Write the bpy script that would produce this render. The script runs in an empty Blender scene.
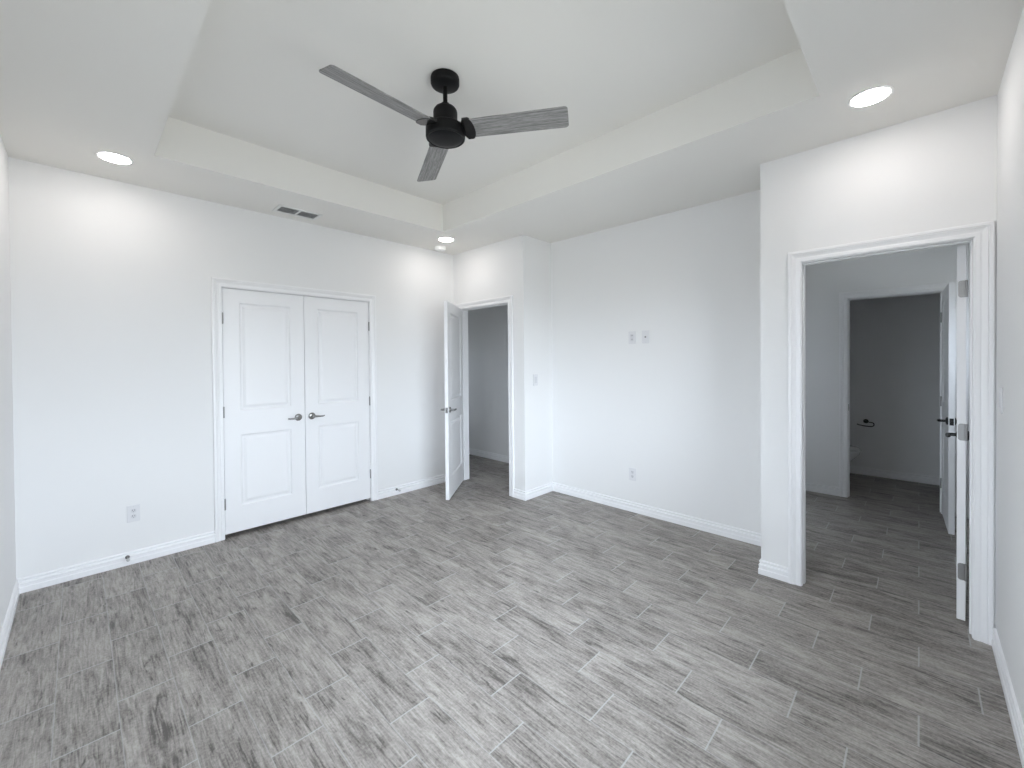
import bpy, bmesh, math
from mathutils import Vector, Matrix

PI = math.pi
S = bpy.context.scene
COL = S.collection

# ------------------------------------------------------------------ camera
EYE = (0.0, 0.0, 1.4432)
yaw, pitch, roll = 0.769584, -0.009245, -0.007913
fwd = Vector((math.cos(pitch) * math.cos(yaw), math.cos(pitch) * math.sin(yaw), math.sin(pitch)))
rgt = Vector((math.sin(yaw), -math.cos(yaw), 0))
up = rgt.cross(fwd)
r2 = math.cos(roll) * rgt + math.sin(roll) * up
u2 = -math.sin(roll) * rgt + math.cos(roll) * up
cam = bpy.data.cameras.new('camera')
cam.sensor_width = 36
cam.lens = 420.15 * 36 / 1024
cam.shift_y = -19.3 / 1024
cam.clip_start = 0.02
co = bpy.data.objects.new('camera', cam)
COL.objects.link(co)
M = Matrix((r2, u2, -fwd)).transposed().to_4x4()
M.translation = EYE
co.matrix_world = M
S.camera = co

# ------------------------------------------------------------------ world, daylight, exposure
SKY = 7.7
w = bpy.data.worlds.new('sky')
S.world = w
w.use_nodes = True
wn = w.node_tree
bg = wn.nodes['Background']
tc = wn.nodes.new('ShaderNodeTexCoord')
sx = wn.nodes.new('ShaderNodeSeparateXYZ')
cr = wn.nodes.new('ShaderNodeValToRGB')
mp = wn.nodes.new('ShaderNodeMapRange')
mp.inputs['From Min'].default_value = -1
mp.inputs['From Max'].default_value = 1
wn.links.new(tc.outputs['Generated'], sx.inputs[0])
wn.links.new(sx.outputs['Z'], mp.inputs['Value'])
wn.links.new(mp.outputs[0], cr.inputs[0])
cr.color_ramp.elements[0].position = 0.46
cr.color_ramp.elements[0].color = (0.27, 0.275, 0.28, 1)     # ground
cr.color_ramp.elements[1].position = 0.52
cr.color_ramp.elements[1].color = (0.80, 0.868, 1.0, 1)      # hazy sky
wn.links.new(cr.outputs[0], bg.inputs['Color'])
bg.inputs['Strength'].default_value = SKY

def portal(name, loc, rot, sxz):
    L = bpy.data.lights.new(name, 'AREA')
    L.shape = 'RECTANGLE'
    L.size, L.size_y = sxz
    L.cycles.is_portal = True
    o = bpy.data.objects.new(name, L)
    o.location, o.rotation_euler = loc, rot
    COL.objects.link(o)

W1 = (0.42, 2.20, 0.62, 2.12)     # window in the right wall, x0 x1 z0 z1
W2 = (3.95, 5.05, 1.45, 2.05)     # high window in the vanity room
W3 = (0.74, 1.62, 0.70, 2.10)     # window in the left wall, y0 y1 z0 z1
W_FILL = (3.52, 3.88, 1.25, 1.85)     # made-up window at the hall end, added to brighten the hall
portal('window_portal', ((W1[0] + W1[1]) / 2, -0.41, (W1[2] + W1[3]) / 2), (-PI / 2, 0, PI), (W1[1] - W1[0], W1[3] - W1[2]))
portal('window_portal', ((W2[0] + W2[1]) / 2, -1.23, (W2[2] + W2[3]) / 2), (-PI / 2, 0, PI), (W2[1] - W2[0], W2[3] - W2[2]))
portal('window_portal', (-0.42, (W3[0] + W3[1]) / 2, (W3[2] + W3[3]) / 2), (0, -PI / 2, 0), (W3[3] - W3[2], W3[1] - W3[0]))
portal('window_portal', ((W_FILL[0] + W_FILL[1]) / 2, 6.33, (W_FILL[2] + W_FILL[3]) / 2), (-PI / 2, 0, 0), (W_FILL[1] - W_FILL[0], W_FILL[3] - W_FILL[2]))  # daylight through the added hall-end window

LAMP = 20.0                        # emission of the downlight diffusers
S.view_settings.view_transform = 'Standard'
S.view_settings.look = 'None'
S.view_settings.gamma = 1
S.view_settings.use_curve_mapping = False
S.view_settings.exposure = 1.46
S.cycles.max_bounces = 16
S.cycles.diffuse_bounces = 10
S.cycles.sample_clamp_indirect = 6

# ------------------------------------------------------------------ materials
def mat(name, col, rough=0.5, metal=0.0, bump=0.0, bscale=200, spec=0.5, vary=0.0):
    m = bpy.data.materials.new(name)
    m.use_nodes = True
    nt = m.node_tree
    b = nt.nodes['Principled BSDF']
    b.inputs['Base Color'].default_value = (*col, 1)
    b.inputs['Roughness'].default_value = rough
    b.inputs['Metallic'].default_value = metal
    b.inputs['Specular IOR Level'].default_value = spec
    g = nt.nodes.new('ShaderNodeNewGeometry')
    n = nt.nodes.new('ShaderNodeTexNoise')
    n.inputs['Scale'].default_value = bscale
    n.inputs['Detail'].default_value = 2
    nt.links.new(g.outputs['Position'], n.inputs['Vector'])
    if bump:
        bp = nt.nodes.new('ShaderNodeBump')
        bp.inputs['Strength'].default_value = bump
        bp.inputs['Distance'].default_value = 0.001
        nt.links.new(n.outputs['Fac'], bp.inputs['Height'])
        nt.links.new(bp.outputs[0], b.inputs['Normal'])
    if vary:
        mr = nt.nodes.new('ShaderNodeMapRange')
        mr.inputs['To Min'].default_value = rough - vary
        mr.inputs['To Max'].default_value = rough + vary
        nt.links.new(n.outputs['Fac'], mr.inputs['Value'])
        nt.links.new(mr.outputs[0], b.inputs['Roughness'])
    return m

WALL = mat('wall_paint', (0.80, 0.80, 0.80), 0.75, bump=0.25, bscale=160, spec=0.3)
CEIL = mat('ceiling_paint', (0.80, 0.785, 0.75), 0.9, bump=0.25, bscale=160, spec=0.2)
TRIM = mat('trim_paint', (0.85, 0.85, 0.86), 0.38, bump=0.1, bscale=60)
DOOR = mat('door_paint', (0.83, 0.83, 0.84), 0.40, bump=0.1, bscale=80)
NICKEL = mat('satin_nickel', (0.27, 0.265, 0.26), 0.28, 1.0, vary=0.05)
HINGE = mat('hinge_nickel', (0.33, 0.325, 0.32), 0.45, 1.0, vary=0.05)
DARKMETAL = mat('dark_bronze', (0.05, 0.05, 0.05), 0.35, 0.8, vary=0.05)
BLACK = mat('fan_black', (0.004, 0.004, 0.0045), 0.5, 0.0, vary=0.05, spec=0.2)
BRACKET = mat('bracket_black', (0.008, 0.008, 0.008), 0.22, 0.0, vary=0.04)
PLATE = mat('plate_plastic', (0.72, 0.72, 0.735), 0.35, vary=0.03)
PLATEIN = mat('plate_insert', (0.64, 0.64, 0.66), 0.3, vary=0.03)
SLOT = mat('slot_dark', (0.06, 0.06, 0.06), 0.6, vary=0.03)
RUBBER = mat('rubber', (0.55, 0.55, 0.55), 0.7, vary=0.03)
GRILLE = mat('vent_grille', (0.78, 0.78, 0.78), 0.5, vary=0.04)
VENTIN = mat('vent_inside', (0.15, 0.155, 0.155), 0.8, vary=0.04)
VENTFR = mat('vent_frame', (0.76, 0.76, 0.75), 0.5, vary=0.04)
PORC = mat('porcelain', (0.80, 0.80, 0.80), 0.12, vary=0.02)
SHELL = mat('outer_shell', (0.35, 0.34, 0.33), 0.9, bump=0.3, bscale=40)
DETECT = mat('detector_plastic', (0.86, 0.86, 0.85), 0.45, vary=0.03)

def emit(name, col, s):
    m = bpy.data.materials.new(name)
    m.use_nodes = True
    b = m.node_tree.nodes['Principled BSDF']
    b.inputs['Base Color'].default_value = (0.9, 0.9, 0.9, 1)
    b.inputs['Emission Color'].default_value = (*col, 1)
    b.inputs['Emission Strength'].default_value = s
    return m
LED = emit('led_diffuser', (1.0, 0.94, 0.905), LAMP)

def pane_mat():
    m = bpy.data.materials.new('window_glass')
    m.use_nodes = True
    nt = m.node_tree
    out = nt.nodes['Material Output']
    nt.nodes.remove(nt.nodes['Principled BSDF'])
    t = nt.nodes.new('ShaderNodeBsdfTransparent')
    t.inputs[0].default_value = (0.95, 0.97, 0.96, 1)
    g = nt.nodes.new('ShaderNodeBsdfGlossy')
    g.inputs['Roughness'].default_value = 0.02
    f = nt.nodes.new('ShaderNodeFresnel')
    f.inputs[0].default_value = 1.35
    mx = nt.nodes.new('ShaderNodeMixShader')
    nt.links.new(f.outputs[0], mx.inputs[0])
    nt.links.new(t.outputs[0], mx.inputs[1])
    nt.links.new(g.outputs[0], mx.inputs[2])
    nt.links.new(mx.outputs[0], out.inputs[0])
    return m
GLASS = pane_mat()

class NT:
    """tiny helper to write node maths"""
    def __init__(self, m):
        self.nt = m.node_tree
    def put(self, sock, v):
        if hasattr(v, 'is_output') or isinstance(v, bpy.types.NodeSocket):
            self.nt.links.new(v, sock)
        else:
            sock.default_value = v
    def m(self, op, a, b=0.0, c=None):
        n = self.nt.nodes.new('ShaderNodeMath')
        n.operation = op
        self.put(n.inputs[0], a)
        self.put(n.inputs[1], b)
        if c is not None:
            self.put(n.inputs[2], c)
        return n.outputs[0]
    def vec(self, x, y, z=0.0):
        n = self.nt.nodes.new('ShaderNodeCombineXYZ')
        for i, v in enumerate((x, y, z)):
            self.put(n.inputs[i], v)
        return n.outputs[0]
    def noise(self, v, scale=1.0, detail=4.0, rough=0.55, dist=0.0):
        n = self.nt.nodes.new('ShaderNodeTexNoise')
        self.put(n.inputs['Vector'], v)
        n.inputs['Scale'].default_value = scale
        n.inputs['Detail'].default_value = detail
        n.inputs['Roughness'].default_value = rough
        n.inputs['Distortion'].default_value = dist
        return n.outputs['Fac']
    def white(self, v):
        n = self.nt.nodes.new('ShaderNodeTexWhiteNoise')
        n.noise_dimensions = '3D'
        self.put(n.inputs['Vector'], v)
        return n.outputs['Value'], n.outputs['Color']
    def ramp(self, v, lo, hi, a=0.0, b=1.0):
        n = self.nt.nodes.new('ShaderNodeMapRange')
        n.interpolation_type = 'SMOOTHSTEP'
        self.put(n.inputs['Value'], v)
        n.inputs['From Min'].default_value = lo
        n.inputs['From Max'].default_value = hi
        n.inputs['To Min'].default_value = a
        n.inputs['To Max'].default_value = b
        return n.outputs[0]
    def mix(self, f, a, b):
        n = self.nt.nodes.new('ShaderNodeMix')
        n.data_type = 'RGBA'
        self.put(n.inputs[0], f)
        self.put(n.inputs[6], a)
        self.put(n.inputs[7], b)
        return n.outputs[2]

def floor_mat():
    m = bpy.data.materials.new('wood_look_tile')
    m.use_nodes = True
    N = NT(m)
    nt = m.node_tree
    b = nt.nodes['Principled BSDF']
    g = nt.nodes.new('ShaderNodeNewGeometry')
    s = nt.nodes.new('ShaderNodeSeparateXYZ')
    nt.links.new(g.outputs['Position'], s.inputs[0])
    x, y = s.outputs['X'], s.outputs['Y']
    PW, PL = 0.18667, 0.5665
    xs = N.m('DIVIDE', N.m('SUBTRACT', x, 0.66 - 60 * PW), PW)     # +60 rows keeps it positive
    k = N.m('FLOOR', xs)
    fx = N.m('SUBTRACT', xs, k)
    ph = N.m('MULTIPLY', N.m('MODULO', N.m('ADD', k, 1.0), 3.0), 0.19)
    ys = N.m('DIVIDE', N.m('ADD', N.m('SUBTRACT', y, ph), 30 * PL), PL)
    j = N.m('FLOOR', ys)
    fy = N.m('SUBTRACT', ys, j)
    val, rcol = N.white(N.vec(k, j, 3.7))
    rs = nt.nodes.new('ShaderNodeSeparateColor')
    nt.links.new(rcol, rs.inputs[0])
    rx, ry, rz = rs.outputs[0], rs.outputs[1], rs.outputs[2]
    # distance to the grout in metres
    dx = N.m('MULTIPLY', N.m('MINIMUM', fx, N.m('SUBTRACT', 1.0, fx)), PW)
    dy = N.m('MULTIPLY', N.m('MINIMUM', fy, N.m('SUBTRACT', 1.0, fy)), PL)
    gx = N.ramp(dx, 0.0014, 0.0028, 1.0, 0.0)
    gy = N.ramp(dy, 0.0020, 0.0038, 1.0, 0.0)
    grout = N.m('MAXIMUM', N.m("MULTIPLY", gx, 0.55), gy)
    # grain coordinates, shifted per tile
    ox = N.m('MULTIPLY', rx, 37.0)
    oy = N.m('MULTIPLY', ry, 53.0)
    def gc(a, c):
        return N.vec(N.m('ADD', N.m('MULTIPLY', x, a), ox), N.m('ADD', N.m('MULTIPLY', y, c), oy), N.m('MULTIPLY', rz, 9.0))
    fine = N.noise(gc(115, 9), 1.0, 5, 0.65, 0.4)
    mid = N.noise(gc(30, 3.0), 1.0, 4, 0.6, 2.2)
    broad = N.noise(gc(9, 2.6), 1.0, 3, 0.55, 0.8)
    patch = N.noise(gc(5, 4), 1.0, 2, 0.5, 0.3)
    knot = N.m('MULTIPLY', N.ramp(N.noise(gc(19, 3.6), 1.0, 3, 0.55, 2.2), 0.57, 0.76), N.ramp(patch, 0.40, 0.56))
    scratch = N.ramp(N.noise(gc(62, 2.2), 1.0, 3, 0.6, 0.6), 0.60, 0.70)
    weave = N.noise(gc(95, 85), 1.0, 3, 0.6, 0.3)
    t = N.m('ADD', N.m('MULTIPLY', N.m('SUBTRACT', fine, 0.5), 1.45), N.m('MULTIPLY', N.m('SUBTRACT', mid, 0.5), 1.25))
    t = N.m('ADD', t, N.m('MULTIPLY', N.m('SUBTRACT', broad, 0.5), 1.15))
    t = N.m('ADD', t, N.m('MULTIPLY', N.m('SUBTRACT', weave, 0.5), 0.9))
    t = N.m('ADD', t, N.m('MULTIPLY', N.m('SUBTRACT', rz, 0.5), 0.16))
    t = N.m('ADD', t, 0.575)
    t = N.m('SUBTRACT', t, N.m('MULTIPLY', knot, N.m('MULTIPLY', N.ramp(fine, 0.25, 0.6, 1.0, 0.45), 0.95)))
    t = N.m('SUBTRACT', t, N.m('MULTIPLY', scratch, 0.26))
    smudge = N.m('MULTIPLY', N.ramp(N.noise(gc(14, 3.0), 1.0, 3, 0.6, 1.0), 0.54, 0.72), N.ramp(N.noise(gc(150, 4.5), 1.0, 3, 0.6, 0.3), 0.35, 0.65))
    t = N.m('SUBTRACT', t, N.m('MULTIPLY', smudge, 0.45))
    cr = nt.nodes.new('ShaderNodeValToRGB')
    nt.links.new(t, cr.inputs[0])
    e = cr.color_ramp.elements
    e[0].position = 0.0
    e[0].color = FLOOR_DARK
    e[1].position = 1.0
    e[1].color = FLOOR_LIGHT
    mm = e.new(0.5)
    mm.color = FLOOR_MID
    colr = N.mix(N.m('MULTIPLY', grout, 0.7), cr.outputs[0], (0.44, 0.44, 0.435, 1))
    nt.links.new(colr, b.inputs['Base Color'])
    nt.links.new(N.ramp(fine, 0.3, 0.7, 0.40, 0.55), b.inputs['Roughness'])
    b.inputs['Specular IOR Level'].default_value = 0.4
    bp = nt.nodes.new('ShaderNodeBump')
    bp.inputs['Strength'].default_value = 0.35
    bp.inputs['Distance'].default_value = 0.0012
    h = N.m('SUBTRACT', N.m('MULTIPLY', fine, 0.4), N.m('MULTIPLY', grout, 0.8))
    nt.links.new(h, bp.inputs['Height'])
    nt.links.new(bp.outputs[0], b.inputs['Normal'])
    return m
FLOOR_DARK = (0.090, 0.080, 0.073, 1)
FLOOR_MID = (0.258, 0.236, 0.217, 1)
FLOOR_LIGHT = (0.415, 0.385, 0.356, 1)
FLOOR = floor_mat()

def blade_mat():
    m = bpy.data.materials.new('grey_wood_blade')
    m.use_nodes = True
    N = NT(m)
    nt = m.node_tree
    b = nt.nodes['Principled BSDF']
    t = nt.nodes.new('ShaderNodeTexCoord')
    s = nt.nodes.new('ShaderNodeSeparateXYZ')
    nt.links.new(t.outputs['Object'], s.inputs[0])
    a = N.noise(N.vec(N.m('MULTIPLY', s.outputs[0], 5.0), N.m('MULTIPLY', s.outputs[1], 130.0)), 1.0, 4, 0.6, 0.5)
    c = N.noise(N.vec(N.m('MULTIPLY', s.outputs[0], 25.0), N.m('MULTIPLY', s.outputs[1], 300.0)), 1.0, 3, 0.6, 0.2)
    f = N.ramp(N.m('ADD', N.m('MULTIPLY', a, 0.6), N.m('MULTIPLY', c, 0.4)), 0.36, 0.64)
    nt.links.new(N.mix(f, (0.13, 0.128, 0.125, 1), (0.34, 0.33, 0.325, 1)), b.inputs['Base Color'])
    b.inputs['Roughness'].default_value = 0.55
    return m
BLADE = blade_mat()

# ------------------------------------------------------------------ mesh helpers
def box(bm, x0, x1, y0, y1, z0, z1):
    v = [bm.verts.new((x, y, z)) for z in (z0, z1) for y in (y0, y1) for x in (x0, x1)]
    for f in ((0, 2, 3, 1), (4, 5, 7, 6), (0, 1, 5, 4), (2, 6, 7, 3), (0, 4, 6, 2), (1, 3, 7, 5)):
        bm.faces.new([v[i] for i in f])
    return bm

def lathe(bm, prof, n=32, axis='z', c=(0, 0, 0), close=True):
    """prof: list of (r, h); revolves about an axis through c"""
    rings = []
    for r, h in prof:
        if r < 1e-6:
            p = (0, 0, h)
            rings.append([p])
        else:
            rings.append([(r * math.cos(2 * PI * i / n), r * math.sin(2 * PI * i / n), h) for i in range(n)])
    def tr(p):
        x, y, z = p
        if axis == 'x':
            x, y, z = z, x, y
        elif axis == 'y':
            x, y, z = x, z, y
        return (x + c[0], y + c[1], z + c[2])
    vr = [[bm.verts.new(tr(p)) for p in ring] for ring in rings]
    for a, b in zip(vr, vr[1:]):
        for i in range(n):
            j = (i + 1) % n
            if len(a) == 1 and len(b) > 1:
                bm.faces.new((a[0], b[i], b[j]))
            elif len(b) == 1 and len(a) > 1:
                bm.faces.new((a[i], a[j], b[0]))
            elif len(a) > 1:
                bm.faces.new((a[i], a[j], b[j], b[i]))
    return bm

def tube(bm, pts, rad, n=12, flat=1.0):
    """swept tube; rad is a number or a list"""
    P = [Vector(p) for p in pts]
    R = rad if isinstance(rad, (list, tuple)) else [rad] * len(P)
    rings = []
    ref = None
    for i, p in enumerate(P):
        d = (P[min(i + 1, len(P) - 1)] - P[max(i - 1, 0)]).normalized()
        if ref is None:
            ref = Vector((0, 0, 1)) if abs(d.z) < 0.9 else Vector((1, 0, 0))
        a = (ref - d * ref.dot(d)).normalized()
        ref = a
        b = d.cross(a)
        rings.append([bm.verts.new(p + (a * math.cos(2 * PI * k / n) * flat + b * math.sin(2 * PI * k / n)) * R[i]) for k in range(n)])
    for a, b in zip(rings, rings[1:]):
        for k in range(n):
            bm.faces.new((a[k], a[(k + 1) % n], b[(k + 1) % n], b[k]))
    bm.faces.new(rings[0])
    bm.faces.new(rings[-1])
    return bm

def obj(name, bm, m, parent=None, smooth=False, bevel=0.0, loc=None, rot=None):
    bmesh.ops.remove_doubles(bm, verts=bm.verts, dist=1e-6)
    bmesh.ops.recalc_face_normals(bm, faces=bm.faces)
    if bevel:
        es = [e for e in bm.edges if len(e.link_faces) == 2 and e.calc_face_angle(0) > 0.6]
        bmesh.ops.bevel(bm, geom=es, offset=bevel, segments=2, profile=0.6, affect='EDGES', clamp_overlap=True)
    me = bpy.data.meshes.new(name)
    bm.to_mesh(me)
    bm.free()
    me.materials.append(m)
    if smooth:
        for p in me.polygons:
            p.use_smooth = True
        try:
            me.set_sharp_from_angle(angle=math.radians(38))
        except Exception:
            pass
    o = bpy.data.objects.new(name, me)
    COL.objects.link(o)
    if parent:
        o.parent = parent
    if loc:
        o.location = loc
    if rot:
        o.rotation_euler = rot
    return o

def tag(o, label, cat, kind=None, group=None):
    o['label'] = label
    o['category'] = cat
    if kind:
        o['kind'] = kind
    if group:
        o['group'] = group
    return o

def empty(name, loc, rz=0.0):
    o = bpy.data.objects.new(name, None)
    o.empty_display_size = 0.1
    o.location = loc
    o.rotation_euler = (0, 0, rz)
    COL.objects.link(o)
    return o

nb = bmesh.new

# ------------------------------------------------------------------ plan of the place
XG, YF, YA, XB, YC, XD, YE, XE = -0.2887, -0.2769, 4.0822, 3.1997, 2.9250, 3.6532, 0.7615, 3.1772
H, HT, TH = 2.74, 3.012, 0.115
JB = 0.014                         # thickness of the jamb boards
DT = 2.062                         # top of the door openings
OA = (0.8205, 2.0935)                # closet opening, x
OB = (3.152, 3.960)                # entry opening, y
OE = (-0.197, 0.531)               # vanity room opening, y
OT = (-0.147, 0.527)               # toilet room opening, y
XV, XW = 5.53, 6.75                # vanity room far wall, toilet room far wall
YV0, YV1 = -1.10, 1.15             # vanity room side walls
YT0, YT1 = -0.30, 1.20
XH, YH = 4.222, 6.2                # hall far wall, hall end
TX0, TX1, TY0, TY1 = 0.345, 2.560, 0.355, 3.425   # ceiling tray

# floor
bm = nb(); box(bm, XG - 0.2, XW + 0.3, YV0 - 0.3, YH + 0.2, -0.12, 0)
tag(obj('floor', bm, FLOOR), 'grey wood-look plank tile floor running through all the rooms', 'floor', 'structure')

# walls of the bedroom
def wall_x(name, x0, x1, y0, y1, hole=None, top=H, label='', m=WALL):
    """wall of constant x; hole (ya, yb, za, zb)"""
    bm = nb()
    if hole:
        ya, yb, za, zb = hole
        box(bm, x0, x1, y0, ya, 0, top)
        box(bm, x0, x1, yb, y1, 0, top)
        box(bm, x0, x1, ya, yb, zb, top)
        if za > 0:
            box(bm, x0, x1, ya, yb, 0, za)
    else:
        box(bm, x0, x1, y0, y1, 0, top)
    return tag(obj(name, bm, m), label, 'wall', 'structure')

def wall_y(name, y0, y1, x0, x1, hole=None, top=H, label='', m=WALL):
    bm = nb()
    if hole:
        xa, xb, za, zb = hole
        box(bm, x0, xa, y0, y1, 0, top)
        box(bm, xb, x1, y0, y1, 0, top)
        box(bm, xa, xb, y0, y1, zb, top)
        if za > 0:
            box(bm, xa, xb, y0, y1, 0, za)
    else:
        box(bm, x0, x1, y0, y1, 0, top)
    return tag(obj(name, bm, m), label, 'wall', 'structure')

wall_x('wall_left', XG - TH, XG, YF - TH, YA + TH, W3, label='white wall at the far left edge of the photo')
wall_y('wall_back', YA, YA + TH, XG, XB, (OA[0] - JB, OA[1] + JB, 0, DT + JB), label='long white wall with the closet double doors')
wall_x('wall_entry', XB, XB + TH, YC, YA + TH, (OB[0] - JB, OB[1] + JB, 0, DT + JB), label='narrow white wall with the open entry door')
wall_y('wall_return', YC, YC + TH, XB + TH, XD + TH, label='short white return wall with the light switch')
wall_x('wall_far', XD, XD + TH, YE - TH, YC, label='plain white far wall with the paired wall plates')
wall_y('wall_jog', YE - TH, YE, XE + TH, XD, label='hidden white return behind the jutting wall on the right')
wall_x('wall_jut', XE, XE + TH, YF, YE, (OE[0] - JB, OE[1] + JB, 0, DT - 0.015 + JB), label='jutting white wall on the right with the vanity room doorway')
wall_y('wall_right', YF - TH, YF, XG, XE, W1, label='white wall at the right edge of the photo')

# window in the right wall, beside the camera
def window(name, x0, x1, z0, z1, yw, label):
    f = nb()
    for a, b, c, d in ((x0, x0 + .045, z0, z1), (x1 - .045, x1, z0, z1), (x0 + .045, x1 - .045, z0, z0 + .045), (x0 + .045, x1 - .045, z1 - .045, z1),
                       ((x0 + x1) / 2 - .02, (x0 + x1) / 2 + .02, z0 + .045, z1 - .045)):
        box(f, a, b, yw + 0.02, yw + 0.07, c, d)
    o = tag(obj(name, f, TRIM), label, 'window', 'structure')
    for a, b in ((x0 + .045, (x0 + x1) / 2 - .02), ((x0 + x1) / 2 + .02, x1 - .045)):
        g = nb(); box(g, a, b, yw + 0.042, yw + 0.046, z0 + .045, z1 - .045)
        obj('window_pane', g, GLASS, o)
    return o
window('window_1', *W1, YF - TH, 'white framed window in the right wall beside the camera')
window('window_2', *W2, YV0 - TH, 'small high window in the vanity room')
w3 = window('window_3', W3[0], W3[1], W3[2], W3[3], -TH, 'white framed window in the left wall beside the camera')
w3.rotation_euler = (0, 0, PI / 2)
w3.location = (XG - TH, 0, 0)
w_fill = window('fill_window', W_FILL[0], W_FILL[1], W_FILL[2], W_FILL[3], YH + .02, 'made-up unseen window at the end of the hall, added to brighten it')

# ceiling with its tray (slab with a recess, vertical sides)
bm = nb()
ZT = HT + 0.12
x0, x1, y0, y1 = XG - TH, XD + TH, YF - TH, YA + TH
box(bm, x0, TX0, y0, y1, H, ZT)
box(bm, TX1, x1, y0, y1, H, ZT)
box(bm, TX0, TX1, y0, TY0, H, ZT)
box(bm, TX0, TX1, TY1, y1, H, ZT)
box(bm, TX0, TX1, TY0, TY1, HT, ZT)
bmesh.ops.remove_doubles(bm, verts=bm.verts, dist=1e-5)
tag(obj('ceiling', bm, CEIL), 'white bedroom ceiling with a recessed rectangular tray', 'ceiling', 'structure')

# hall behind the entry door
wall_x('wall_hall_far', XH, XH + TH, YC + TH, YH, label='unlit hall wall seen through the entry doorway')
wall_x('wall_hall_near', XB, XB + TH, YA + TH, YH, label='hidden hall wall beyond the closet')
wall_y('wall_hall_side', YC, YC + TH, XD + TH, XH + TH, label='hidden side wall of the hall')
wall_y('wall_hall_end', YH, YH + TH, XB, XH + TH, W_FILL, label='hidden end wall of the hall')
bm = nb(); box(bm, XB + TH, XH + TH, YC + TH, YH + TH, H, ZT); 
tag(obj('ceiling_hall', bm, CEIL), 'hidden white ceiling of the hall', 'ceiling', 'structure')

# closet box behind the double doors
wall_y('wall_closet_back', YA + 0.72, YA + 0.72 + TH, 0.4, XB, label='hidden back wall of the closet')
wall_x('wall_closet_left', 0.4 - TH, 0.4, YA + TH, YA + 0.72 + TH, label='hidden left wall of the closet')
bm = nb(); box(bm, 0.4 - TH, XB, YA + TH, YA + 0.72 + TH, H, ZT)
tag(obj('ceiling_closet', bm, CEIL), 'hidden ceiling of the closet', 'ceiling', 'structure')

# vanity room and toilet room
wall_x('wall_vanity_far', XV, XV + TH, YV0, YV1, (OT[0] - JB, OT[1] + JB, 0, DT - 0.01 + JB), label='bluish grey far wall seen through the right doorway')
wall_y('wall_vanity_left', YV1, YV1 + TH, XD + TH, XV + TH, label='hidden left wall of the vanity room')
wall_x('wall_vanity_near', XD + TH - 0.004, XD + 2 * TH, YE, YV1 + TH, label='hidden near wall of the vanity room')
wall_y('wall_vanity_right', YV0 - TH, YV0, XE, XV + TH, W2, label='hidden right wall of the vanity room')
wall_x('wall_vanity_corner', XE, XE + TH, YV0, YF - TH, label='hidden corner wall of the vanity room')
bm = nb(); box(bm, XD + TH, XV + TH, YV0 - TH, YV1 + TH, H, ZT); box(bm, XE, XD + TH, YV0 - TH, YF - TH, H, ZT)
tag(obj('ceiling_vanity', bm, CEIL), 'hidden ceiling of the vanity room', 'ceiling', 'structure')
wall_x('wall_toilet_far', XW, XW + TH, YT0, YT1, label='dark far wall of the toilet room')
wall_y('wall_toilet_left', YT1, YT1 + TH, XV + TH, XW + TH, label='hidden wall behind the toilet')
wall_y('wall_toilet_right', YT0 - TH, YT0, XV + TH, XW + TH, label='hidden right wall of the toilet room')
bm = nb(); box(bm, XV + TH, XW + TH, YT0 - TH, YT1 + TH, H, ZT)
tag(obj('ceiling_toilet', bm, CEIL), 'hidden ceiling of the toilet room', 'ceiling', 'structure')

# ------------------------------------------------------------------ baseboards
BP = [(0, 0), (0.015, 0), (0.015, 0.034), (0.013, 0.037), (0.011, 0.038), (0.011, 0.053), (0.013, 0.056), (0.013, 0.062),
      (0.011, 0.067), (0.0025, 0.070), (0.0025, 0.077), (0.009, 0.080), (0.0105, 0.084), (0.009, 0.090), (0.004, 0.093), (0, 0.093)]
def baseboard(name, p0, p1, nrm, m0, m1, label):
    """runs p0 -> p1 in plan, sticks out along nrm; m0, m1 lengthen (+) or shorten (-) the ends by the depth"""
    p0, p1, nrm = Vector(p0), Vector(p1), Vector(nrm)
    d = (p1 - p0).normalized()
    bm = nb()
    A, B = [], []
    for t, z in BP:
        a = p0 - d * (t * m0) + nrm * t
        b = p1 + d * (t * m1) + nrm * t
        A.append(bm.verts.new((a.x, a.y, z)))
        B.append(bm.verts.new((b.x, b.y, z)))
    n = len(BP)
    for i in range(n):
        bm.faces.new((A[i], A[(i + 1) % n], B[(i + 1) % n], B[i]))
    bm.faces.new(A)
    bm.faces.new(B)
    return tag(obj(name, bm, TRIM), label, 'baseboard', 'structure')

CW = 0.068                          # casing width
RV = 0.004                          # reveal
baseboard('baseboard_left', (XG, YF), (XG, YA), (1, 0), -1, -1, 'white baseboard along the left wall')
baseboard('baseboard_back_left', (XG, YA), (OA[0] - CW - RV + .006, YA), (0, -1), -1, 0, 'white baseboard left of the closet doors')
baseboard('baseboard_back_right', (OA[1] + CW, YA), (XB, YA), (0, -1), 0, -1, 'white baseboard between the closet and the open door')
baseboard('baseboard_entry', (XB, YC), (XB, OB[0] - CW), (-1, 0), 1, 0, 'short white baseboard right of the entry doorway')
baseboard('baseboard_return', (XB, YC), (XD, YC), (0, -1), 1, -1, 'white baseboard under the light switch')
baseboard('baseboard_far', (XD, YC), (XD, YE), (-1, 0), -1, -1, 'long white baseboard along the far wall')
baseboard('baseboard_jog', (XD, YE), (XE, YE), (0, 1), -1, 1, 'hidden white baseboard on the wall jog')
baseboard('baseboard_jut', (XE, YE), (XE, OE[1] + CW), (-1, 0), 1, 0, 'short white baseboard left of the vanity doorway')
baseboard('baseboard_right', (XE - 0.016, YF), (XG, YF), (0, 1), 0, -1, 'white baseboard along the right wall')
baseboard('baseboard_hall', (XH, YH), (XH, YC + TH), (-1, 0), -1, -1, 'unlit white baseboard seen through the entry doorway')
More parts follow.
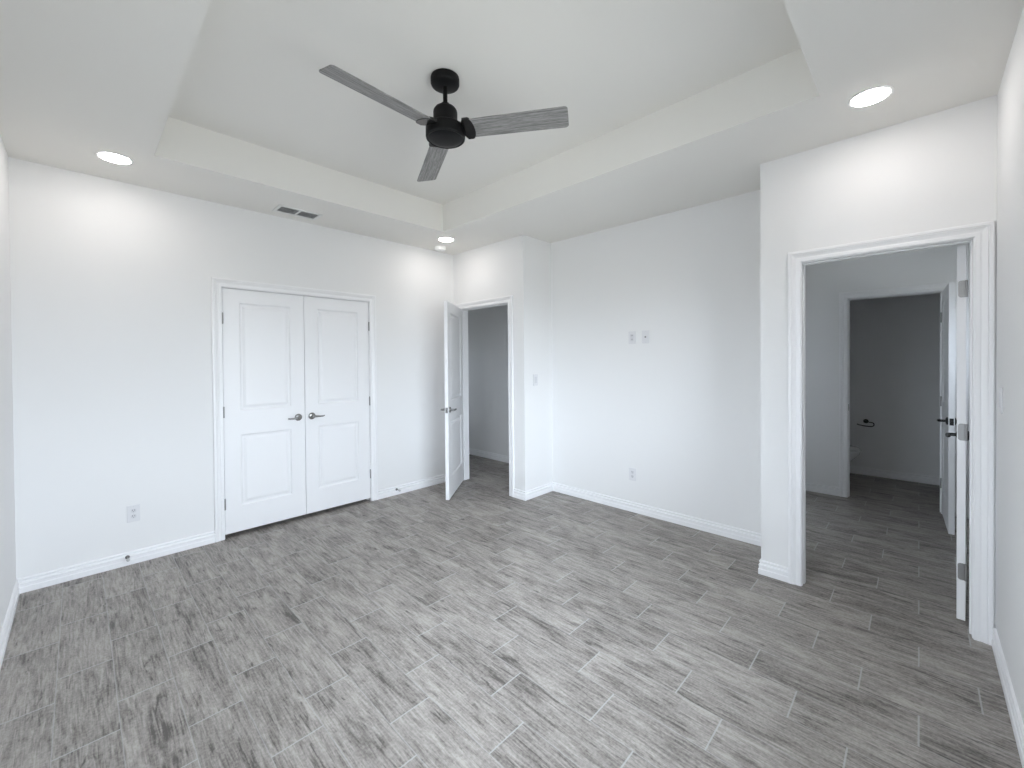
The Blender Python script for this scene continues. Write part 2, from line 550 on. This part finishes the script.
baseboard('baseboard_vanity', (XV, YV1), (XV, OT[1] + CW), (-1, 0), -1, 0, 'white baseboard on the far wall of the vanity room')
baseboard('baseboard_toilet', (XW, YT1), (XW, YT0), (-1, 0), -1, -1, 'dim baseboard at the back of the toilet room')

# ------------------------------------------------------------------ door casings and jambs (trim)
CP = [(0.0, 0.0), (0.0, 0.009), (0.004, 0.011), (0.020, 0.011), (0.024, 0.009), (0.030, 0.010), (0.040, 0.014), (0.046, 0.017),
      (0.049, 0.014), (0.052, 0.018), (0.064, 0.018), (CW, 0.015), (CW, 0.0)]
def casing(bm, a, b, top, base, axis, sgn, floorz=0.0):
    """casing round an opening a..b on the wall plane `base`; axis 'x': wall of constant x; sgn: side it sticks out"""
    a -= -0.0 + RV * 0
    rows = []
    for d, t in CP:
        path = [(a - RV - d, floorz), (a - RV - d, top + RV + d), (b + RV + d, top + RV + d), (b + RV + d, floorz)]
        row = []
        for s, z in path:
            q = base + sgn * t
            row.append(bm.verts.new((q, s, z) if axis == 'x' else (s, q, z)))
        rows.append(row)
    n = len(rows)
    for i in range(n):
        r, q = rows[i], rows[(i + 1) % n]
        for k in range(3):
            bm.faces.new((r[k], r[k + 1], q[k + 1], q[k]))
    bm.faces.new([r[0] for r in rows])
    bm.faces.new([r[3] for r in rows])

def jamb(bm, a, b, top, w0, w1, axis, s0, s1, d=0.016):
    """lining boards on the inside of the opening plus a door stop between depths s0..s1"""
    def bx(p0, p1, q0, q1, z0, z1):
        if axis == 'x':
            box(bm, q0, q1, p0, p1, z0, z1)
        else:
            box(bm, p0, p1, q0, q1, z0, z1)
    bx(a - d, a, w0, w1, 0, top + d)
    bx(b, b + d, w0, w1, 0, top + d)
    bx(a, b, w0, w1, top, top + d)
    if s1 > s0:
        k = .007
        bx(a, a + k, s0, s1, 0, top)
        bx(b - k, b, s0, s1, 0, top)
        bx(a + k, b - k, s0, s1, top - k, top)

# the openings given above are the inside of the jambs: cut the wall 16 mm wider by letting the jamb sit in it
def frame(name, axis, a, b, top, w0, w1, s0, s1, label, sides=(1, 1)):
    bm = nb()
    if sides[0]:
        casing(bm, a, b, top, w0, axis, -1)
    if sides[1]:
        casing(bm, a, b, top, w1, axis, 1)
    o = tag(obj(name, bm, TRIM), label, 'door frame', 'structure')
    j = nb(); jamb(j, a, b, top, w0, w1, axis, s0, s1, JB)
    obj('door_jamb', j, TRIM, o)
    return o
frame('trim_1', 'y', OA[0] , OA[1], DT, YA, YA + TH, YA + .055, YA + .09, 'white casing round the closet double doors', (1, 0))
frame('trim_2', 'x', OB[0], OB[1], DT, XB, XB + TH, XB + .040, XB + .075, 'white casing round the open entry doorway')
frame('trim_3', 'x', OE[0], OE[1], DT - .015, XE, XE + TH, XE + .040, XE + .076, 'wide white casing round the right-hand vanity doorway')
t4 = frame('trim_4', 'x', OT[0], OT[1], DT - .01, XV, XV + TH, XV + .040, XV + .076, 'white casing round the far toilet room doorway')
bm = nb(); box(bm, XV + .008, XV + .034, OT[1] - .0025, OT[1] - .0006, .90, .965)
sp = obj('strike_plate', bm, DARKMETAL, t4, bevel=.0008); sp['label'] = 'dark strike plate'

# ------------------------------------------------------------------ doors
def slab_mesh(w, h, t, stile=0.117, top=0.112, mid0=0.800, mid1=1.015, bot=0.215):
    """two-panel moulded door, x 0..w, y 0..t (faces at y=0 and y=t), z 0..h"""
    bm = nb()
    xs = [0, stile, w - stile, w]
    zs = [0, bot, mid0, mid1, h - top, h]
    for side in (0, 1):
        base, sg = (0.0, 1) if side == 0 else (t, -1)
        for i in range(3):
            for k in range(5):
                if i == 1 and k in (1, 3):
                    loops = []
                    for ins, dep in ((0, 0), (.004, .005), (.012, .0105), (.024, .0105), (.031, .007), (.044, .003), (.048, .003)):
                        a0, a1, c0, c1 = xs[1] + ins, xs[2] - ins, zs[k] + ins, zs[k + 1] - ins
                        loops.append([bm.verts.new((px, base + sg * dep, pz)) for px, pz in ((a0, c0), (a1, c0), (a1, c1), (a0, c1))])
                    for A, B in zip(loops, loops[1:]):
                        for q in range(4):
                            bm.faces.new((A[q], A[(q + 1) % 4], B[(q + 1) % 4], B[q]))
                    bm.faces.new(loops[-1])
                else:
                    bm.faces.new([bm.verts.new((px, base, pz)) for px, pz in
                                  ((xs[i], zs[k]), (xs[i + 1], zs[k]), (xs[i + 1], zs[k + 1]), (xs[i], zs[k + 1]))])
    for k in range(5):
        for x in (0, w):
            bm.faces.new([bm.verts.new(p) for p in ((x, 0, zs[k]), (x, t, zs[k]), (x, t, zs[k + 1]), (x, 0, zs[k + 1]))])
    for i in range(3):
        for z in (0, h):
            bm.faces.new([bm.verts.new(p) for p in ((xs[i], 0, z), (xs[i + 1], 0, z), (xs[i + 1], t, z), (xs[i], t, z))])
    bmesh.ops.remove_doubles(bm, verts=bm.verts, dist=1e-5)
    return bm

def lever(parent, x, z, yface, out, toward, m, label=None):
    """rosette + neck + lever; out = -1/+1 along y away from the face, toward = -1/+1 along x the lever points"""
    bm = nb()
    lathe(bm, [(0, 0), (.031, 0), (.032, .003), (.030, .008), (.022, .012), (.012, .014), (.0105, .018), (.0105, .046), (0, .046)], 28, 'y')
    for v in bm.verts:
        v.co = Vector((v.co.x + x, v.co.y * out + yface, v.co.z + z))
    pts = [(x - toward * .010, 0.050, z), (x + toward * .004, 0.052, z), (x + toward * .030, .054, z - .001), (x + toward * .060, .053, z - .004),
           (x + toward * .085, .049, z - .004), (x + toward * .100, .042, z - .001)]
    tube(bm, [(a, yface + out * b, c) for a, b, c in pts], [.010, .0115, .0095, .008, .0075, .006], 12, 0.9)
    o = obj('door_handle', bm, m, parent, smooth=True)
    if label:
        o['label'] = label
    return o

def barrel(parent, x, y, z, m=HINGE):
    bm = nb()
    lathe(bm, [(0, -.046), (.005, -.046), (.0062, -.043), (.0062, .043), (.005, .046), (0, .046)], 14, 'z', (x, y, z))
    return obj('hinge', bm, m, parent, smooth=True)

HZ = (1.81, 1.04, 0.285)

# closet pair: faces just inside the casing plane
HD, Z0 = 2.024, 0.034
for nm, x0, dirn, lab in (('door_1', 0.8235, 1, 'left leaf of the white two-panel closet doors'), ('door_2', 2.0905, -1, 'right leaf of the white two-panel closet doors')):
    wd = 0.6315
    bm = slab_mesh(wd, HD, 0.035, bot=.215, mid0=.808, mid1=1.012)
    if dirn < 0:
        for v in bm.verts:
            v.co.x = -v.co.x
    o = obj(nm, bm, DOOR, loc=(x0, YA + 0.004, Z0))
    tag(o, lab, 'door', 'structure')
    lever(o, dirn * (wd - .058), .942 - Z0, 0, -1, -dirn, NICKEL, 'brushed nickel lever handle')
    for z in HZ:
        h = barrel(o, dirn * -.001, -.0075, z - Z0)
        bm = nb()

# entry door (open, leaning towards the closet)
def leaf(name, hx, hy, ang, wd, hd, t, side, label, handle_m, hinge_edge, hz=.942):
    """slab runs from the hinge along +x local; side = +1/-1 puts its thickness on the +y or -y side"""
    e = bm = slab_mesh(wd, hd, t)
    for v in bm.verts:
        v.co.x += .004
        if side < 0:
            v.co.y = -v.co.y
    o = obj(name, bm, DOOR, loc=(hx, hy, .022), rot=(0, 0, ang))
    tag(o, label, 'door', 'structure')
    ya, yb = (0, t) if side > 0 else (-t, 0)
    a = lever(o, wd - .056, hz - .022, ya, -1, -1, handle_m, 'dark lever handle')
    b = lever(o, wd - .056, hz - .022, yb, 1, -1, handle_m, 'dark lever handle')
    bm = nb(); box(bm, wd + .0035, wd + .0055, (ya + yb) / 2 - .012, (ya + yb) / 2 + .012, hz - .022 - .028, hz - .022 + .028)
    lathe(bm, [(0, 0), (.008, 0), (.008, .009), (0, .012)], 12, 'x', (wd + .005, (ya + yb) / 2, hz - .022))
    obj('latch_plate', bm, NICKEL if handle_m is NICKEL else DARKMETAL, o, smooth=True)
    if hinge_edge:
        for z in HZ:
            bm = nb()
            # rounded hinge leaf let into the door edge
            zz, hh, r = z - .022, .045, .012
            yo, yi = (ya - .002, ya + .029) if side > 0 else (yb + .002, yb - .029)
            sg = 1 if yi > yo else -1
            prof = [(yo, zz - hh), (yi - sg * r, zz - hh)] + [(yi - sg * r + sg * r * math.sin(q * PI / 12), zz - hh + r - r * math.cos(q * PI / 12)) for q in range(1, 6)] + \
                   [(yi, zz - hh + r), (yi, zz + hh - r)] + [(yi - sg * r + sg * r * math.cos(q * PI / 12), zz + hh - r + r * math.sin(q * PI / 12)) for q in range(1, 6)] + \
                   [(yi - sg * r, zz + hh), (yo, zz + hh)]
            F = [bm.verts.new((.0022, yy, z2)) for yy, z2 in prof]
            B = [bm.verts.new((.0045, yy, z2)) for yy, z2 in prof]
            n = len(prof)
            bm.faces.new(F); bm.faces.new(B)
            for i in range(n):
                bm.faces.new((F[i], F[(i + 1) % n], B[(i + 1) % n], B[i]))
            lathe(bm, [(0, -hh), (.006, -hh), (.006, hh), (0, hh)], 14, 'z', (.0, yo, zz))
            obj('hinge', bm, HINGE, o)
    else:
        for z in HZ:
            barrel(o, .0, -.004 if side > 0 else .004, z - .022)
    return o

# entry leaf: hinge by the corner, free edge towards the room
d3 = leaf('door_3', XB - .012, OB[1] - .003, math.atan2(3.480 - 3.957, 2.602 - 3.188), 0.752, 2.038, .035, 1, 'open white two-panel entry door leaf', NICKEL, False)
# vanity room leaf, swung past ninety degrees
d4 = leaf('door_4', XE + TH + .012, OE[0] + .017, math.radians(-3.6), 0.696, 2.018, .033, 1, 'open white door seen edge-on with three hinges', DARKMETAL, True)
# toilet room leaf
d5 = leaf('door_5', XV - .012, OT[0] - .003, math.radians(180 + 1.8), 0.655, 2.020, .035, 1, 'far open white door beyond the right doorway, by the toilet room', DARKMETAL, False, .925)

# ------------------------------------------------------------------ ceiling fan
FX, FY = 1.428, 1.881
fan = tag(empty('ceiling_fan', (FX, FY, HT)), 'black ceiling fan with three grey wood-grain blades under the tray', 'ceiling fan')
def fz(z):
    return z - HT
bm = nb(); lathe(bm, [(0, 0), (.070, 0), (.077, -.004), (.0785, -.010), (.0785, -.038), (.075, -.046), (.066, -.052), (.020, -.056), (0, -.056)], 40)
obj('canopy', bm, BLACK, fan, smooth=True)
bm = nb(); lathe(bm, [(0, -.054), (.0125, -.054), (.0125, fz(2.852)), (0, fz(2.852))], 18)
obj('downrod', bm, BLACK, fan, smooth=True)
bm = nb(); lathe(bm, [(0, fz(2.868)), (.018, fz(2.868)), (.024, fz(2.864)), (.025, fz(2.850)), (.040, fz(2.846)), (.056, fz(2.838)), (.064, fz(2.826)), (.066, fz(2.816)), (.066, fz(2.738)),
               (.070, fz(2.736)), (.103, fz(2.735)), (.107, fz(2.732)), (.108, fz(2.726)), (.108, fz(2.681)), (.106, fz(2.673)), (.101, fz(2.669)), (.094, fz(2.672)), (.088, fz(2.668)), (.060, fz(2.664)), (0, fz(2.663))], 48)
obj('motor_housing', bm, BLACK, fan, smooth=True)
PITCH = math.radians(14)
for a in (-177.0, -57.0, 64.5):
    # blade: rounded plank in its own frame, x outwards
    r0, r1, hw, t = 0.140, 0.674, 0.068, 0.0055
    out = [(r0, -hw * .92), (r1 - .018, -hw)]
    out += [(r1 - .018 + .018 * math.sin(q * PI / 10), -hw + .018 - .018 * math.cos(q * PI / 10)) for q in range(1, 6)]
    out += [(r1 - .018 + .018 * math.cos(q * PI / 10), hw - .018 + .018 * math.sin(q * PI / 10)) for q in range(0, 6)]
    out += [(r0, hw * .92)]
    bm = nb()
    T = [bm.verts.new((x, y, t / 2)) for x, y in out]
    B = [bm.verts.new((x, y, -t / 2)) for x, y in out]
    bm.faces.new(T); bm.faces.new(B)
    for i in range(len(out)):
        j = (i + 1) % len(out)
        bm.faces.new((T[i], T[j], B[j], B[i]))
    bl = obj('blade', bm, BLADE, fan, loc=(0, 0, fz(2.715)), bevel=0.0012)
    bl.rotation_euler = (Matrix.Rotation(math.radians(a), 3, 'Z') @ Matrix.Rotation(-PITCH, 3, 'X')).to_euler()
    # bracket: black cap clasping the blade root, curved outer end, neck into the motor
    bm = nb()
    prof = [(.095, -.030), (.104, -.050), (.114, -hw - .003)]
    prof += [(.141 + .027 * math.cos(q), (hw + .003) * math.sin(q)) for q in [(-PI / 2) + PI * k / 12 for k in range(13)]]
    prof += [(.114, hw + .003), (.104, .050), (.095, .030)]
    T = [bm.verts.new((x, y, .0065)) for x, y in prof]
    B = [bm.verts.new((x, y, -.0065)) for x, y in prof]
    bm.faces.new(T); bm.faces.new(B)
    for i in range(len(prof)):
        j = (i + 1) % len(prof)
        bm.faces.new((T[i], T[j], B[j], B[i]))
    br = obj('blade_bracket', bm, BRACKET, bl, bevel=0.0015)
    br['label'] = 'black blade bracket'

# ------------------------------------------------------------------ downlights, detector, vent
def downlight(x, y, label):
    o = tag(empty('recessed_light', (x, y, H)), label, 'ceiling light', group='round recessed ceiling lights')
    bm = nb(); lathe(bm, [(.074, .0), (.088, .0), (.088, -.002), (.085, -.004), (.077, -.004), (.0735, -.002), (.0735, .0), (.074, .0)], 40)
    obj('trim_ring', bm, DETECT, o, smooth=True)
    bm = nb(); lathe(bm, [(0, -.013), (.030, -.0125), (.055, -.0105), (.068, -.0075), (.073, -.0035), (.073, -.0004), (0, -.0004)], 40)
    obj('diffuser', bm, LED, o, smooth=True)
    return o
downlight(0.176, 3.637, 'lit round ceiling light at the left, above the wall left of the closet')
downlight(2.752, 0.175, 'lit round ceiling light at the right, above the vanity doorway wall')
downlight(2.739, 3.617, 'lit round ceiling light in the far corner, above the open entry door')
downlight(0.167, 0.175, 'lit round ceiling light over the camera, out of the photo')

bm = nb(); lathe(bm, [(0, 0), (.062, 0), (.062, -.010), (.060, -.012), (.060, -.020), (.056, -.034), (.046, -.040), (.020, -.041), (0, -.041)], 36)
sd = tag(obj('smoke_detector', bm, DETECT, loc=(2.872, 3.900, H), smooth=True), 'small white round smoke detector on the ceiling by the far corner', 'smoke detector')
bm = nb(); lathe(bm, [(0, -.0405), (.009, -.0405), (.009, -.043), (0, -.0435)], 16)
obj('test_button', bm, PLATE, sd, smooth=True)

vx0, vx1, vy0, vy1 = 1.185, 1.487, 3.785, 3.925
vt = tag(empty('air_vent', ((vx0 + vx1) / 2, (vy0 + vy1) / 2, H)), 'rectangular ceiling air vent with two dark grille sections above the closet', 'air vent')
ox, oy = (vx0 + vx1) / 2, (vy0 + vy1) / 2
bm = nb()
L, Wd, b = (vx1 - vx0) / 2, (vy1 - vy0) / 2, .024
for a in ((-L - b, L + b, -Wd - b, -Wd), (-L - b, L + b, Wd, Wd + b), (-L - b, -L, -Wd, Wd), (L, L + b, -Wd, Wd), (-.008, .008, -Wd, Wd)):
    box(bm, a[0], a[1], a[2], a[3], -.007, 0)
obj('vent_frame', bm, VENTFR, vt)
bm = nb(); box(bm, -L, L, -Wd, Wd, -.0012, -.0002)
obj('vent_opening', bm, VENTIN, vt)
for s in (-1, 1):
    for k in range(8):
        yy = -Wd + .009 + k * (2 * Wd - .018) / 7
        bm = nb()
        xa, xb = (.010, L - .002) if s > 0 else (-L + .002, -.010)
        v = [bm.verts.new(p) for p in ((xa, yy - .005, -.0062), (xb, yy - .005, -.0062), (xb, yy + .004, -.0016), (xa, yy + .004, -.0016),
                                       (xa, yy - .005, -.0050), (xb, yy - .005, -.0050), (xb, yy + .004, -.0013), (xa, yy + .004, -.0013))]
        for f in ((0, 1, 2, 3), (4, 5, 6, 7), (0, 1, 5, 4), (1, 2, 6, 5), (2, 3, 7, 6), (3, 0, 4, 7)):
            bm.faces.new([v[i] for i in f])
        obj('vent_slat', bm, GRILLE, vt)

# ------------------------------------------------------------------ wall plates (built facing -y, then turned)
def plate(name, loc, rz, label, cat, kind, group=None):
    o = tag(empty(name, loc, rz), label, cat, group=group)
    bm = nb(); box(bm, -.036, .036, -.006, 0, -.060, .060)
    obj('cover_plate', bm, PLATE, o, bevel=.0022)
    if kind == 'outlet':
        for s in (-1, 1):
            bm = nb()
            n = 20
            pr = [(max(-.0145, min(.0145, .0175 * math.cos(2 * PI * i / n))), .0175 * math.sin(2 * PI * i / n) * .82 + s * .020) for i in range(n)]
            F = [bm.verts.new((x, -.0075, z)) for x, z in pr]
            B = [bm.verts.new((x, -.0055, z)) for x, z in pr]
            bm.faces.new(F); bm.faces.new(B)
            for i in range(n):
                bm.faces.new((F[i], F[(i + 1) % n], B[(i + 1) % n], B[i]))
            sk = obj('socket', bm, PLATEIN, o)
            for x in (-.006, .006):
                bm = nb(); box(bm, x - .0012, x + .0012, -.0079, -.0074, s * .020 - .001, s * .020 + .008)
                obj('socket_slot', bm, SLOT, sk)
            bm = nb(); lathe(bm, [(0, -.0079), (.0022, -.0079), (.0022, -.0074), (0, -.0074)], 10, 'y', (0, 0, s * .020 - .007))
            obj('ground_hole', bm, SLOT, sk)
    elif kind == 'switch':
        bm = nb(); box(bm, -.0165, .0165, -.0085, -.0055, -.034, .034)
        obj('rocker', bm, PLATEIN, o, bevel=.001)
    elif kind == 'decora':
        bm = nb(); box(bm, -.0165, .0165, -.0080, -.0055, -.034, .034)
        sk = obj('socket', bm, PLATEIN, o, bevel=.001)
        for zc in (-.018, .018):
            for x in (-.006, .006):
                bm = nb(); box(bm, x - .0014, x + .0014, -.0084, -.0079, zc - .003, zc + .007)
                obj('socket_slot', bm, SLOT, sk)
    elif kind == 'coax':
        bm = nb(); lathe(bm, [(0, -.017), (.0045, -.017), (.0050, -.015), (.0050, -.009), (.0075, -.009), (.0075, -.0055), (0, -.0055)], 16, 'y', (0, 0, .0))
        obj('coax_jack', bm, NICKEL, o, smooth=True)
    for s in (-1, 1):
        bm = nb(); lathe(bm, [(0, -.0068), (.003, -.0066), (.003, -.0058), (0, -.0058)], 10, 'y', (0, 0, s * .0485 if kind != 'outlet' else s * .0018 if s < 0 else .0485))
        obj('screw', bm, PLATEIN, o)
    return o
plate('wall_outlet', (0.265, YA, 0.362), 0, 'white duplex outlet low on the wall left of the closet', 'outlet', 'outlet')
plate('light_switch', (3.374, YC, 1.238), 0, 'white light switch on the short return wall right of the entry doorway', 'light switch', 'switch')
R90 = -PI / 2
plate('wall_outlet', (XD, 1.951, 1.653), R90, 'left plate of the white pair halfway up the far wall, with an outlet', 'outlet', 'decora')
plate('cable_jack', (XD, 1.815, 1.654), R90, 'right plate of the white pair on the far wall, with a round cable jack', 'cable jack', 'coax')
plate('wall_outlet', (XD, 1.953, 0.357), R90, 'white outlet low on the far wall, under the paired plates', 'outlet', 'outlet')
plate('light_switch', (2.983, YF, 1.242), PI, 'light switch on the right wall beside the vanity doorway casing', 'light switch', 'switch')

# ------------------------------------------------------------------ door stops on the baseboards
def doorstop(x, label):
    o = tag(empty('door_stop', (x, YA - .014, .060)), label, 'door stop', group='door stops on the back baseboard')
    bm = nb(); lathe(bm, [(0, 0), (.013, 0), (.013, -.003), (.008, -.006), (.0045, -.010), (.0045, -.055), (.007, -.057), (0, -.057)], 18, 'y')
    obj('rod', bm, NICKEL, o, smooth=True)
    bm = nb(); lathe(bm, [(0, -.056), (.0095, -.056), (.0105, -.060), (.0095, -.071), (.006, -.074), (0, -.075)], 18, 'y')
    obj('rubber_tip', bm, RUBBER, o, smooth=True)
doorstop(0.228, 'small metal door stop on the baseboard left of the closet')
doorstop(2.385, 'small metal door stop on the baseboard right of the closet')

# ------------------------------------------------------------------ toilet room
TXC, TYB = 6.33, YT1 - 0.012
tl = tag(empty('toilet', (TXC, TYB, 0)), 'white toilet bowl just showing behind the far doorway jamb', 'toilet')
def ell(bm, rings, n=36):
    """rings: (z, half width x, y back, y front) egg-shaped sections, y measured from the wall towards -y"""
    R = []
    for z, hw, yb, yf in rings:
        cy, ry = (yb + yf) / 2, (yf - yb) / 2
        ring = []
        for i in range(n):
            t = 2 * PI * i / n
            s = math.sin(t)
            k = hw * (1 - .16 * max(0, s) ** 2)
            ring.append(bm.verts.new((k * math.cos(t), -(cy + ry * s), z)))
        R.append(ring)
    for a, b in zip(R, R[1:]):
        for i in range(n):
            bm.faces.new((a[i], a[(i + 1) % n], b[(i + 1) % n], b[i]))
    bm.faces.new(R[0]); bm.faces.new(R[-1])
    return bm
bm = ell(nb(), [(0, .115, .16, .56), (.03, .112, .16, .55), (.12, .100, .17, .53), (.20, .115, .18, .57), (.28, .155, .19, .64), (.345, .180, .20, .69), (.380, .186, .20, .70), (.388, .182, .205, .695),
                  (.388, .135, .26, .65), (.34, .12, .28, .62), (.25, .06, .36, .52)])
obj('bowl', bm, PORC, tl, smooth=True)
bm = ell(nb(), [(.390, .187, .205, .705), (.404, .190, .205, .708), (.408, .186, .21, .702)])
obj('seat', bm, PORC, tl, smooth=True)
bm = ell(nb(), [(.410, .186, .205, .700), (.424, .186, .205, .700), (.432, .176, .215, .688)])
obj('seat_lid', bm, PORC, tl, smooth=True)
bm = nb(); box(bm, -.20, .20, -.19, -.005, .38, .72)
tk = obj('tank', bm, PORC, tl, bevel=.02)
bm = nb(); box(bm, -.208, .208, -.198, -.001, .722, .752)
obj('tank_lid', bm, PORC, tl, bevel=.008)
bm = nb(); tube(bm, [(-.15, -.191, .66), (-.15, -.212, .66), (-.11, -.216, .655), (-.075, -.214, .652)], [.009, .009, .006, .006])
obj('flush_lever', bm, NICKEL, tk, smooth=True)

tl.scale = (1, 1, .915)
ph = tag(empty('toilet_paper_holder', (XW, 0.470, 0.665), 0), 'dark hooked toilet paper holder on the far toilet room wall', 'toilet paper holder')
bm = nb(); lathe(bm, [(0, 0), (.026, 0), (.026, -.008), (.012, -.012), (.010, -.045), (0, -.048)], 24, 'x')
obj('rosette', bm, DARKMETAL, ph, smooth=True)
arc = [(-.045, 0, 0), (-.050, -.02, -.002), (-.050, -.052, -.006)]
arc += [(-.050, -.055 - .024 * math.sin(q * PI / 8), -.030 + .024 * math.cos(q * PI / 8)) for q in range(1, 8)]
arc += [(-.050, -.052, -.056), (-.050, 0, -.055), (-.050, .06, -.046), (-.050, .082, -.038)]
bm = nb(); tube(bm, arc, .0062, 10)
obj('holder_arm', bm, DARKMETAL, ph, smooth=True)
